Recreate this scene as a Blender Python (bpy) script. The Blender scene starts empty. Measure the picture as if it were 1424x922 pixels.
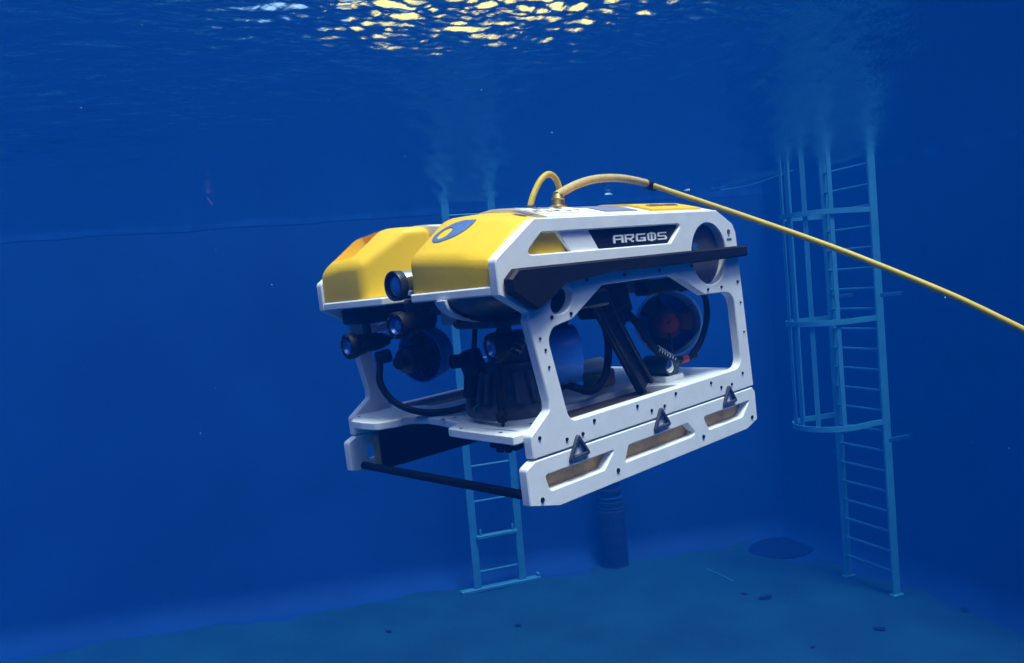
import bpy, bmesh, math, random
import numpy as np
from mathutils import Vector, Matrix, Euler
from mathutils.bvhtree import BVHTree

random.seed(7)
rng = np.random.default_rng(11)
scene = bpy.context.scene
C = scene.collection
PI = math.pi

# ------------------------------------------------------------------ camera
CAM_Z = -1.3                      # metres below the still water surface (z = 0)
FLOOR = -5.5
cam_d = bpy.data.cameras.new('camera')
cam = bpy.data.objects.new('camera', cam_d)
C.objects.link(cam)
cam_d.sensor_width = 36.0
cam_d.lens = 1076.0 / 1424.0 * 36.0
cam_d.clip_start = 0.02
cam_d.clip_end = 2000.0
cr = Vector((0.99649286, -0.00408764, -0.08357794))
cu = Vector((0.08367784, 0.04867845, 0.99530318))
cb = Vector((0.0, -0.99880614, 0.04884977))
cam.matrix_world = Matrix(((cr.x, cu.x, cb.x, 0), (cr.y, cu.y, cb.y, 0), (cr.z, cu.z, cb.z, CAM_Z), (0, 0, 0, 1)))
scene.camera = cam

# ------------------------------------------------------------------ light
SUN_EL, SUN_AZ = math.radians(71), math.radians(148)      # azimuth from +Y (camera forward) towards +X (right)
w = bpy.data.worlds.new('World')
scene.world = w
w.use_nodes = True
nt = w.node_tree
bg = nt.nodes['Background']
sky = nt.nodes.new('ShaderNodeTexSky')
sky.sky_type = 'NISHITA'
sky.sun_disc = False
sky.sun_elevation = SUN_EL
sky.sun_rotation = SUN_AZ
sky.dust_density = 2.0
sky.air_density = 1.0
sky.ozone_density = 1.0
nt.links.new(sky.outputs['Color'], bg.inputs['Color'])
bg.inputs['Strength'].default_value = 0.15
sd = bpy.data.lights.new('sun', 'SUN')
sd.energy = 1.5
sd.angle = math.radians(14)
sd.color = (1.0, 0.96, 0.88)
sun = bpy.data.objects.new('sun', sd)
C.objects.link(sun)
to_sun = Vector((math.sin(SUN_AZ) * math.cos(SUN_EL), math.cos(SUN_AZ) * math.cos(SUN_EL), math.sin(SUN_EL)))
sun.rotation_euler = to_sun.to_track_quat('Z', 'Y').to_euler()
sun.location = (6, 0, 12)
scene.view_settings.view_transform = 'Standard'
scene.view_settings.look = 'None'
scene.view_settings.exposure = 1.5
scene.view_settings.gamma = 1.0
cy = scene.cycles
cy.use_denoising = True
cy.max_bounces = 8
cy.diffuse_bounces = 4
cy.glossy_bounces = 4
cy.transmission_bounces = 6
cy.transparent_max_bounces = 12
cy.volume_bounces = 2
cy.sample_clamp_indirect = 4.0
cy.caustics_reflective = False
cy.caustics_refractive = False

# ------------------------------------------------------------------ materials
def mat(name, col, rough=0.5, metal=0.0, var=0.12, scale=6.0, bump=0.0, bscale=60.0, spec=0.5, col2=None, coat=0.0):
    m = bpy.data.materials.new(name)
    m.use_nodes = True
    t = m.node_tree
    b = t.nodes['Principled BSDF']
    tc = t.nodes.new('ShaderNodeTexCoord')
    n = t.nodes.new('ShaderNodeTexNoise')
    n.inputs['Scale'].default_value = scale
    n.inputs['Detail'].default_value = 6
    n.inputs['Roughness'].default_value = 0.6
    t.links.new(tc.outputs['Object'], n.inputs['Vector'])
    r = t.nodes.new('ShaderNodeValToRGB')
    r.color_ramp.elements[0].position = 0.3
    r.color_ramp.elements[1].position = 0.7
    c2 = col2 or tuple(min(1, c * (1 + var)) for c in col)
    c1 = tuple(c * (1 - var) for c in col)
    r.color_ramp.elements[0].color = (*c1, 1)
    r.color_ramp.elements[1].color = (*c2, 1)
    t.links.new(n.outputs['Fac'], r.inputs['Fac'])
    t.links.new(r.outputs['Color'], b.inputs['Base Color'])
    rm = t.nodes.new('ShaderNodeMapRange')
    rm.inputs['To Min'].default_value = max(0.03, rough - 0.08)
    rm.inputs['To Max'].default_value = min(1, rough + 0.08)
    t.links.new(n.outputs['Fac'], rm.inputs['Value'])
    t.links.new(rm.outputs['Result'], b.inputs['Roughness'])
    b.inputs['Metallic'].default_value = metal
    b.inputs['Specular IOR Level'].default_value = spec
    b.inputs['Coat Weight'].default_value = coat
    if bump:
        n2 = t.nodes.new('ShaderNodeTexNoise')
        n2.inputs['Scale'].default_value = bscale
        n2.inputs['Detail'].default_value = 5
        t.links.new(tc.outputs['Object'], n2.inputs['Vector'])
        bp = t.nodes.new('ShaderNodeBump')
        bp.inputs['Strength'].default_value = bump
        bp.inputs['Distance'].default_value = 0.01
        t.links.new(n2.outputs['Fac'], bp.inputs['Height'])
        t.links.new(bp.outputs['Normal'], b.inputs['Normal'])
    return m

M = {}
M['white'] = mat('white_polymer', (0.79, 0.81, 0.84), 0.42, var=0.05, scale=14, bump=0.04, bscale=140)
M['yellow'] = mat('yellow_gelcoat', (0.86, 0.53, 0.012), 0.38, spec=0.25, var=0.05, scale=5, bump=0.03, bscale=90)
M['cream'] = mat('cream_label', (0.78, 0.72, 0.52), 0.5, var=0.06, scale=30)
M['greypanel'] = mat('grey_label', (0.20, 0.22, 0.32), 0.45, var=0.1, scale=25)
M['black'] = mat('black_rubber', (0.006, 0.0065, 0.009), 0.55, spec=0.2, var=0.25, scale=20, bump=0.1, bscale=200)
M['anod'] = mat('black_anodised_metal', (0.03, 0.034, 0.04), 0.34, metal=0.4, var=0.3, scale=14, bump=0.05, bscale=120)
M['dark'] = mat('dark_casting', (0.060, 0.075, 0.095), 0.4, metal=0.3, var=0.35, scale=24, bump=0.15, bscale=90)
M['gun'] = mat('grey_metal', (0.05, 0.065, 0.10), 0.42, metal=0.3, var=0.2, scale=30)
M['chrome'] = mat('polished_steel', (0.78, 0.78, 0.76), 0.14, metal=1.0, var=0.05, scale=8)
M['lens'] = mat('lens_glass', (0.05, 0.2, 0.55), 0.08, var=0.1, scale=12, spec=0.8, coat=1.0)
M['reflector'] = mat('lamp_reflector', (0.10, 0.22, 0.55), 0.25, metal=0.6, var=0.1, scale=20)
M['duct'] = mat('blue_duct_plastic', (0.05, 0.30, 0.92), 0.36, var=0.12, scale=10)
M['red'] = mat('red_plastic', (0.40, 0.03, 0.02), 0.45, var=0.15, scale=20)
M['blade'] = mat('dark_red_propeller', (0.13, 0.025, 0.035), 0.4, var=0.2, scale=20)
M['tan'] = mat('tan_foam', (0.76, 0.47, 0.19), 0.85, var=0.15, scale=40, bump=0.3, bscale=220)
M['grey'] = mat('pale_grey_plastic', (0.42, 0.44, 0.44), 0.5, var=0.08, scale=14)
M['greydisc'] = mat('slate_end_cap', (0.05, 0.055, 0.075), 0.42, var=0.15, scale=14)
M['brass'] = mat('brass_fitting', (0.55, 0.36, 0.10), 0.3, metal=0.9, var=0.1, scale=20)
M['green'] = mat('dark_green_housing', (0.02, 0.06, 0.06), 0.25, var=0.2, scale=16)
M['cable'] = mat('yellow_cable_sheath', (0.60, 0.42, 0.035), 0.42, spec=0.3, var=0.08, scale=20)
M['braid'] = mat('braided_sheath', (0.56, 0.42, 0.16), 0.55, var=0.15, scale=60)
M['logo'] = mat('blue_emblem', (0.09, 0.16, 0.34), 0.3, var=0.15, scale=12)
M['letter'] = mat('white_lettering', (0.78, 0.79, 0.82), 0.45, var=0.03, scale=40)
M['ladder'] = mat('haze_tinted_ladder_paint', (0.03, 0.21, 0.33), 0.6, var=0.14, scale=5, bump=0.2, bscale=50)  # teal puts the water's fading of a paler paint into the colour
M['ladder2'] = mat('darker_haze_tinted_ladder_paint', (0.025, 0.17, 0.30), 0.6, var=0.2, scale=5, bump=0.2, bscale=50)  # the same water fade in the colour, darker for the plain ladder
M['bracket'] = mat('dull_wall_bracket', (0.008, 0.06, 0.15), 0.8, var=0.3, scale=9, spec=0.1)
M['ring'] = mat('pale_blue_thruster_ring', (0.14, 0.36, 0.78), 0.22, var=0.1, scale=10, coat=0.5)
M['gap_shade'] = mat('brown_gap_shade', (0.07, 0.045, 0.03), 0.8, var=0.2, scale=30)  # dark brown for the shade in the gap beside the deck
M['roof'] = mat('glint_roof_yellow', (0.82, 0.56, 0.07), 0.5, var=0.15, scale=1.2)
M['quay'] = mat('grey_concrete', (0.32, 0.31, 0.29), 0.9, var=0.15, scale=2)
M['guard'] = mat('dark_navy_plastic', (0.020, 0.055, 0.24), 0.25, var=0.2, scale=12)
M['waterband'] = mat('lighter_waterline_band', (0.006, 0.042, 0.175), 0.8, spec=0.1, var=0.5, scale=3)
M['post'] = mat('dark_growth_covered_pipe', (0.008, 0.014, 0.02), 0.9, spec=0.1, var=0.4, scale=7, bump=0.6, bscale=30)
M['debris'] = mat('dark_waterlogged_leaf', (0.004, 0.005, 0.010), 0.9, spec=0.1, var=0.3, scale=30)
M['pale'] = mat('pale_foam', (0.75, 0.8, 0.78), 0.6, var=0.1, scale=30)
M['pink'] = mat('faded_pink_leaf', (0.30, 0.20, 0.26), 0.6, var=0.2, scale=50)
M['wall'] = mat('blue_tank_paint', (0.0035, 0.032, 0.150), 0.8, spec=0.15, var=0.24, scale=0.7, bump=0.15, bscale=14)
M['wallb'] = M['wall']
M['sediment'] = mat('teal_grey_silt', (0.006, 0.042, 0.080), 0.95, spec=0.1, var=0.2, scale=1.3, bump=0.6, bscale=10)
M['plate'] = mat('dark_floor_patch', (0.002, 0.008, 0.05), 0.9, spec=0.1, var=0.2, scale=6)

def water_material():
    m = bpy.data.materials.new('water_surface')
    m.use_nodes = True
    t = m.node_tree
    t.nodes.clear()
    out = t.nodes.new('ShaderNodeOutputMaterial')
    mix = t.nodes.new('ShaderNodeMixShader')
    fr = t.nodes.new('ShaderNodeFresnel')
    fr.inputs['IOR'].default_value = 1.333
    tr = t.nodes.new('ShaderNodeBsdfTransparent')
    tr.inputs['Color'].default_value = (0.97, 0.99, 1, 1)
    gl = t.nodes.new('ShaderNodeBsdfGlossy')
    gl.inputs['Roughness'].default_value = 0.19
    gl.inputs['Color'].default_value = (1, 1, 1, 1)
    tc = t.nodes.new('ShaderNodeTexCoord')
    n = t.nodes.new('ShaderNodeTexNoise')
    n.inputs['Scale'].default_value = 34
    n.inputs['Detail'].default_value = 7
    t.links.new(tc.outputs['Object'], n.inputs['Vector'])
    bp = t.nodes.new('ShaderNodeBump')
    bp.inputs['Strength'].default_value = 0.34
    bp.inputs['Distance'].default_value = 0.02
    t.links.new(n.outputs['Fac'], bp.inputs['Height'])
    for s in (fr, gl):
        t.links.new(bp.outputs['Normal'], s.inputs['Normal'])
    t.links.new(fr.outputs['Fac'], mix.inputs['Fac'])
    t.links.new(tr.outputs['BSDF'], mix.inputs[1])
    t.links.new(gl.outputs['BSDF'], mix.inputs[2])
    t.links.new(mix.outputs['Shader'], out.inputs['Surface'])
    return m
M['water'] = water_material()

# ------------------------------------------------------------------ helpers
def link(name, me, m, parent=None, smooth=None):
    o = bpy.data.objects.new(name, me)
    C.objects.link(o)
    if m is not None and len(me.materials) == 0:
        me.materials.append(m)
    if smooth is not None:
        me.shade_smooth()
        me.set_sharp_from_angle(angle=math.radians(smooth))
    if parent is not None:
        o.parent = parent
    return o

def from_bm(bm, name='mesh'):
    bmesh.ops.recalc_face_normals(bm, faces=bm.faces)
    me = bpy.data.meshes.new(name)
    bm.to_mesh(me)
    bm.free()
    return me

def obj(name, bm, m, parent=None, smooth=35):
    return link(name, from_bm(bm, name), m, parent, smooth)

def tag(o, label=None, cat=None, group=None, kind=None):
    if label: o['label'] = label
    if cat: o['category'] = cat
    if group: o['group'] = group
    if kind: o['kind'] = kind
    return o

def empty(name, loc=(0, 0, 0)):
    o = bpy.data.objects.new(name, None)
    C.objects.link(o)
    o.location = loc
    o.empty_display_size = 0.1
    return o

def box(bm, c, s, rot=None, bev=0.0, seg=2):
    mx = Matrix.Translation(Vector(c))
    if rot is not None:
        mx = mx @ rot.to_4x4()
    mx = mx @ Matrix.Diagonal((s[0], s[1], s[2], 1))
    r = bmesh.ops.create_cube(bm, size=1.0, matrix=mx)
    if bev > 0:
        es = list({e for v in r['verts'] for e in v.link_edges})
        bmesh.ops.bevel(bm, geom=es, offset=bev, segments=seg, affect='EDGES', profile=0.5)

def axis_matrix(origin, axis):
    q = Vector(axis).normalized().to_track_quat('Z', 'Y')
    return Matrix.Translation(Vector(origin)) @ q.to_matrix().to_4x4()

def lathe(bm, profile, origin=(0, 0, 0), axis=(0, 0, 1), n=32):
    """profile: list of (radius, height along the axis)."""
    mx = axis_matrix(origin, axis)
    rings = []
    for r, h in profile:
        if r < 1e-6:
            rings.append([bm.verts.new(mx @ Vector((0, 0, h)))])
        else:
            rings.append([bm.verts.new(mx @ Vector((r * math.cos(2 * PI * k / n), r * math.sin(2 * PI * k / n), h))) for k in range(n)])
    for a, b in zip(rings, rings[1:]):
        for k in range(n):
            k2 = (k + 1) % n
            if len(a) == 1 and len(b) == 1:
                continue
            if len(a) == 1:
                bm.faces.new((a[0], b[k], b[k2]))
            elif len(b) == 1:
                bm.faces.new((a[k], a[k2], b[0]))
            else:
                bm.faces.new((a[k], a[k2], b[k2], b[k]))

def cyl(bm, a, b, r, n=16, r2=None):
    a, b = Vector(a), Vector(b)
    L = (b - a).length
    lathe(bm, [(0, 0), (r, 0), (r2 or r, L), (0, L)], a, b - a, n)

def spline(pts, sub=8):
    P = [Vector(p) for p in pts]
    P = [P[0] * 2 - P[1]] + P + [P[-1] * 2 - P[-2]]
    out = []
    for i in range(1, len(P) - 2):
        p0, p1, p2, p3 = P[i - 1:i + 3]
        for k in range(sub):
            t = k / sub
            out.append(0.5 * ((2 * p1) + (p2 - p0) * t + (2 * p0 - 5 * p1 + 4 * p2 - p3) * t * t + (3 * p1 - p0 - 3 * p2 + p3) * t ** 3))
    out.append(P[-2])
    return out

def tube(bm, pts, r, n=10, sub=8, rfun=None):
    path = spline(pts, sub) if sub > 1 else [Vector(p) for p in pts]
    rings = []
    up = None
    for i, p in enumerate(path):
        d = (path[min(i + 1, len(path) - 1)] - path[max(i - 1, 0)]).normalized()
        if up is None:
            up = d.orthogonal().normalized()
        up = (up - d * up.dot(d)).normalized()
        s = d.cross(up)
        rr = r if rfun is None else rfun(i, len(path))
        rings.append([bm.verts.new(p + (up * math.cos(2 * PI * k / n) + s * math.sin(2 * PI * k / n)) * rr) for k in range(n)])
    for a, b in zip(rings, rings[1:]):
        for k in range(n):
            bm.faces.new((a[k], a[(k + 1) % n], b[(k + 1) % n], b[k]))
    bm.faces.new(rings[0][::-1])
    bm.faces.new(rings[-1])
    return path

def rounded(pts, r):
    """Round the corners of a closed 2-D polygon; r is a number or one per corner."""
    n = len(pts)
    out = []
    for i in range(n):
        p0, p, p2 = Vector(pts[i - 1]), Vector(pts[i]), Vector(pts[(i + 1) % n])
        ri = r if isinstance(r, (int, float)) else r[i]
        a, b = (p0 - p), (p2 - p)
        la, lb = a.length, b.length
        if ri <= 0 or la < 1e-6 or lb < 1e-6:
            out.append(tuple(p)); continue
        a.normalize(); b.normalize()
        ang = math.acos(max(-1, min(1, a.dot(b))))
        if ang > math.radians(172):
            out.append(tuple(p)); continue
        d = min(ri / math.tan(ang / 2), 0.48 * la, 0.48 * lb)
        s, e = p + a * d, p + b * d
        k = 6
        for j in range(k + 1):
            t = j / k
            q = s * (1 - t) ** 2 + p * 2 * t * (1 - t) + e * t * t
            out.append((q.x, q.y))
    return out

def circle2(cx, cy_, r, n=40, ry=None, rot=0):
    ry = ry or r
    o = []
    for k in range(n):
        a = 2 * PI * k / n
        x, y = r * math.cos(a), ry * math.sin(a)
        o.append((cx + x * math.cos(rot) - y * math.sin(rot), cy_ + x * math.sin(rot) + y * math.cos(rot)))
    return o

def plate(outline, holes, th, bev, mx):
    """A flat plate with holes, bevelled on every edge; lies in local XY, thickness along Z, then moved by mx."""
    cu_ = bpy.data.curves.new('tmp', 'CURVE')
    cu_.dimensions = '2D'
    cu_.fill_mode = 'BOTH'
    for loop in [outline] + list(holes):
        s = cu_.splines.new('POLY')
        s.points.add(len(loop) - 1)
        for p, q in zip(s.points, loop):
            p.co = (q[0], q[1], 0, 1)
        s.use_cyclic_u = True
    cu_.extrude = th / 2 - bev
    cu_.bevel_depth = bev
    cu_.bevel_resolution = 0
    cu_.offset = -bev
    o = bpy.data.objects.new('tmp', cu_)
    C.objects.link(o)
    dg = bpy.context.evaluated_depsgraph_get()
    me = bpy.data.meshes.new_from_object(o.evaluated_get(dg))
    bpy.data.objects.remove(o)
    bpy.data.curves.remove(cu_)
    me.transform(mx)
    bm = bmesh.new()
    bm.from_mesh(me)
    bmesh.ops.remove_doubles(bm, verts=bm.verts, dist=1e-5)
    bpy.data.meshes.remove(me)
    return bm

def XZ(y):            # plate drawn in (x, z), standing at depth y
    return Matrix(((1, 0, 0, 0), (0, 0, -1, y), (0, 1, 0, 0), (0, 0, 0, 1)))
def XY(z):
    return Matrix.Translation((0, 0, z))

# ------------------------------------------------------------------ the tank
inner = [(4.13, 12.28), (10.98, -6.0), (-12.0, -6.0), (-12.0, 9.30)]     # clockwise seen from above
def inset_poly(poly, d):
    n = len(poly)
    out = []
    ctr = Vector((sum(p[0] for p in poly) / n, sum(p[1] for p in poly) / n))
    lines = []
    for i in range(n):
        a, b = Vector(poly[i]), Vector(poly[(i + 1) % n])
        t = (b - a).normalized()
        nn = Vector((-t.y, t.x))
        if (ctr - a).dot(nn) < 0:
            nn = -nn
        lines.append((a + nn * d, t))
    for i in range(n):
        (p1, t1), (p2, t2) = lines[i - 1], lines[i]
        den = t1.x * t2.y - t1.y * t2.x
        s = ((p2.x - p1.x) * t2.y - (p2.y - p1.y) * t2.x) / den
        out.append(p1 + t1 * s)
    return out

RIM = 0.45
cove = 0.34
profile = [(cove, FLOOR)]
for k in range(1, 9):
    a = PI / 2 * k / 8
    profile.append((cove - cove * math.sin(a), FLOOR + cove - cove * math.cos(a)))
profile += [(0, FLOOR + 1.5), (0, FLOOR + 3.0), (0, -1.0), (0, 0.1), (0, RIM), (-0.3, RIM), (-0.3, FLOOR - 0.3), (cove, FLOOR - 0.3)]
wall_labels = ['darker blue painted tank wall on the right behind the caged ladder',
               'blue painted tank wall behind and beside the camera on the sunny side, out of view',
               'blue painted tank wall at the far left end, out of view',
               'long blue painted tank wall behind the yellow vehicle and the plain ladder']
walls = []
prof_polys = [inset_poly(inner, d) for d, z in profile]
for i in range(4):
    bm = bmesh.new()
    j = (i + 1) % 4
    cols = 24
    vs = []
    for (d, z), poly in zip(profile, prof_polys):
        a, b = poly[i], poly[j]
        vs.append([bm.verts.new((a.x + (b.x - a.x) * k / cols, a.y + (b.y - a.y) * k / cols, z)) for k in range(cols + 1)])
    for r1, r2 in zip(vs, vs[1:] + vs[:1]):
        for k in range(cols):
            bm.faces.new((r1[k], r1[k + 1], r2[k + 1], r2[k]))
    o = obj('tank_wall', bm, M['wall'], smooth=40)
    tag(o, wall_labels[i], 'wall', 'walls of the blue tank')
    walls.append(o)

# slightly lighter band along the waterline of the two walls in view
for i, o_ in ((0, 0), (3, 0)):
    poly = inset_poly(inner, 0.004)
    a, b = poly[i], poly[(i + 1) % 4]
    bm = bmesh.new()
    vs = []
    for k in range(41):
        p = a.lerp(b, k / 40)
        vs.append([bm.verts.new((p.x, p.y, z + random.uniform(-.015, .015))) for z in (-.07, -.01, .05)])
    for r1, r2 in zip(vs, vs[1:]):
        for k in range(2):
            bm.faces.new((r1[k], r2[k], r2[k + 1], r1[k + 1]))
    obj('waterline_band', bm, M['waterband'], walls[i], None)

# quay and yellow roofed shelter beyond the far rim: both added out of view, to put yellow glints in the ripples
bm = bmesh.new()
box(bm, (0, 18.2, 0.1), (26, 8.4, 0.6), None, .02, 1)
tag(obj('quay', bm, M['quay']), kind='structure')
sh = empty('glint_shelter', (0.1, 16.6, 0.4))
tag(sh, 'yellow roofed quay shelter added out of view to put golden glints in the ripples', 'glint_shelter')
bm = bmesh.new()
bmr = bm
rf = [(15.0, 2.55), (18.6, 6.1), (18.6, 6.2), (15.0, 2.65)]  # pitched to catch the sun and brighten the glints
for x in (-3.1, 3.6):
    pass
v = [[bm.verts.new((x - 0.1, y - 16.6, z - 0.4)) for y, z in rf] for x in (-3.0, 3.5)]
for k in range(4):
    bm.faces.new((v[0][k], v[1][k], v[1][(k + 1) % 4], v[0][(k + 1) % 4]))
bm.faces.new(v[0]); bm.faces.new(v[1][::-1])
rfo = obj('roof', bm, M['roof'], sh, None)
for k in range(13):
    bm = bmesh.new()
    x = -2.95 + k * 0.53 - 0.1
    cyl(bm, (x, 15.0 - 16.6, 2.66 - .4), (x, 18.6 - 16.6, 6.21 - .4), 0.03, 6)
    obj('roof_rib', bm, M['roof'], rfo)
for k in range(16):
    t_ = (k + .5) / 16
    y, z = 15.0 + 3.6 * t_, 2.60 + 3.55 * t_
    xa, xb = -3.1 - random.uniform(.1, 1.7), 3.4 + random.uniform(.05, .9)
    for x0, x1 in ((xa, -3.102), (3.402, xb)):
        bm = bmesh.new()
        box(bm, ((x0 + x1) / 2, y - 16.6, z - .4), (x1 - x0, .13, .05), Euler((PI / 4, 0, 0)).to_matrix(), .006, 1)
        obj('glint_batten', bm, M['roof'], sh)  # uneven ends added to break up the edge of the glint patch
for x in (-2.8, 0.25, 3.3):
    for y, zt_ in ((15.2, 2.75), (18.4, 5.9)):
        bm = bmesh.new()
        box(bm, (x - .1, y - 16.6, (zt_ - .4) / 2), (.12, .12, zt_ - .4), None, .01, 1)
        obj('post', bm, M['bracket'], sh)

# floor: one sheet under everything, silt on top of it
bm = bmesh.new()
fp = inset_poly(inner, 0.25)
bm.faces.new([bm.verts.new((p.x, p.y, FLOOR - 0.002)) for p in fp])
tag(obj('tank_floor', bm, M['wall'], smooth=None), kind='structure')

def sed_edge():
    poly = inset_poly(inner, 0.30)
    pts = []
    n = len(poly)
    for i in range(n):
        a, b = poly[i], poly[(i + 1) % n]
        L = (b - a).length
        t = (b - a) / L
        nn = Vector((t.y, -t.x))
        for k in range(int(L / 0.15)):
            u = k * 0.15
            wob = 0.10 * math.sin(u * 1.7 + i * 2) + 0.06 * math.sin(u * 4.3 + 1 + i) + 0.04 * math.sin(u * 9.1) + random.uniform(-.02, .02)
            p = a + t * u + nn * (wob + 0.02)
            pts.append(p)
    return pts
bm = bmesh.new()
edge = sed_edge()
# push the silt edge back around the dark floor patch by the corner and around the post
def push(p, c, r):
    v = p - Vector(c)
    if v.length < r:
        return Vector(c) + v.normalized() * r
    return p
new_edge = []
for p in edge:
    p = push(p, (3.95, 11.75), 0.80)
    p = push(p, (1.25, 11.42), 0.36)
    new_edge.append(p)
ev = [bm.verts.new((p.x, p.y, FLOOR + 0.004)) for p in new_edge]
ctr = Vector((1.0, 5.0))
rings = [ev]
for f, zz in ((0.985, 0.018), (0.96, 0.03), (0.9, 0.035), (0.8, 0.03), (0.65, 0.035), (0.45, 0.03), (0.2, 0.03)):
    rings.append([bm.verts.new((ctr.x + (p.x - ctr.x) * f, ctr.y + (p.y - ctr.y) * f, FLOOR + zz + 0.010 * math.sin(p.x * 3 + f * 40) * math.cos(p.y * 2.3))) for p in new_edge])
for a, b in zip(rings, rings[1:]):
    for k in range(len(a)):
        bm.faces.new((a[k], a[(k + 1) % len(a)], b[(k + 1) % len(a)], b[k]))
cv = bm.verts.new((ctr.x, ctr.y, FLOOR + 0.03))
for k in range(len(ev)):
    bm.faces.new((rings[-1][k], rings[-1][(k + 1) % len(ev)], cv))
tag(obj('silt_layer', bm, M['sediment'], smooth=60), kind='structure')

# water surface: ripples everywhere, a steeper choppy patch ahead of the camera
def axis_pts(lo, hi, f0, f1, fine, coarse):
    a = [f0]
    while a[-1] < f1: a.append(a[-1] + fine)
    s = fine
    while a[-1] < hi:
        s = min(coarse, s * 1.08); a.append(a[-1] + s)
    s = fine
    while a[0] > lo:
        s = min(coarse, s * 1.08); a.insert(0, a[0] - s)
    a[0], a[-1] = lo, hi
    return np.array(a)
def waves():
    xs = axis_pts(-12.15, 11.2, -1.8, 1.8, 0.0105, 0.11)
    ys = axis_pts(-6.15, 12.4, 2.4, 5.2, 0.0105, 0.11)
    X, Y = np.meshgrid(xs, ys)
    Z = np.zeros_like(X)
    def band(n, l0, l1, slope, spread, dir0):
        z = np.zeros_like(X)
        for _ in range(n):
            lam = math.exp(rng.uniform(math.log(l0), math.log(l1)))
            k = 2 * PI / lam
            th = dir0 + rng.normal(0, spread)
            z += slope * math.sqrt(2.0 / n) / k * np.sin(k * (X * math.cos(th) + Y * math.sin(th)) + rng.uniform(0, 2 * PI))
        return z
    Z += band(14, 0.7, 2.2, 0.030, 0.9, 1.2)
    small = band(30, 0.12, 0.5, 0.085, 1.0, 1.5)
    Z += small
    chop = band(110, 0.034, 0.17, WAVE_CHOP, 0.45, 1.92)
    env = np.exp(-((X - 0.10) / 1.10) ** 2 - ((Y - 2.95) / 1.1) ** 2)
    env2 = 0.34 * np.exp(-((X + 4.0) / 2.6) ** 2 - ((Y - 5.5) / 2.2) ** 2)
    Z += chop * np.maximum(env, env2)
    nx, ny = len(xs), len(ys)
    co = np.stack([X, Y, Z], -1).reshape(-1, 3)
    i = np.arange(ny - 1)[:, None] * nx + np.arange(nx - 1)[None, :]
    f = np.stack([i, i + 1, i + nx + 1, i + nx], -1).reshape(-1, 4)
    me = bpy.data.meshes.new('water_surface')
    me.vertices.add(len(co)); me.vertices.foreach_set('co', co.astype(np.float32).ravel())
    me.loops.add(f.size); me.loops.foreach_set('vertex_index', f.astype(np.int32).ravel())
    me.polygons.add(len(f)); me.polygons.foreach_set('loop_start', np.arange(0, f.size, 4, dtype=np.int32))
    me.update(calc_edges=True)
    me.shade_smooth()
    return me
WAVE_CHOP = 0.74
tag(link('water_surface', waves(), M['water']), kind='structure')

# ------------------------------------------------------------------ ladders
def zc(z): return z + CAM_Z           # heights first measured from the camera

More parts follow.
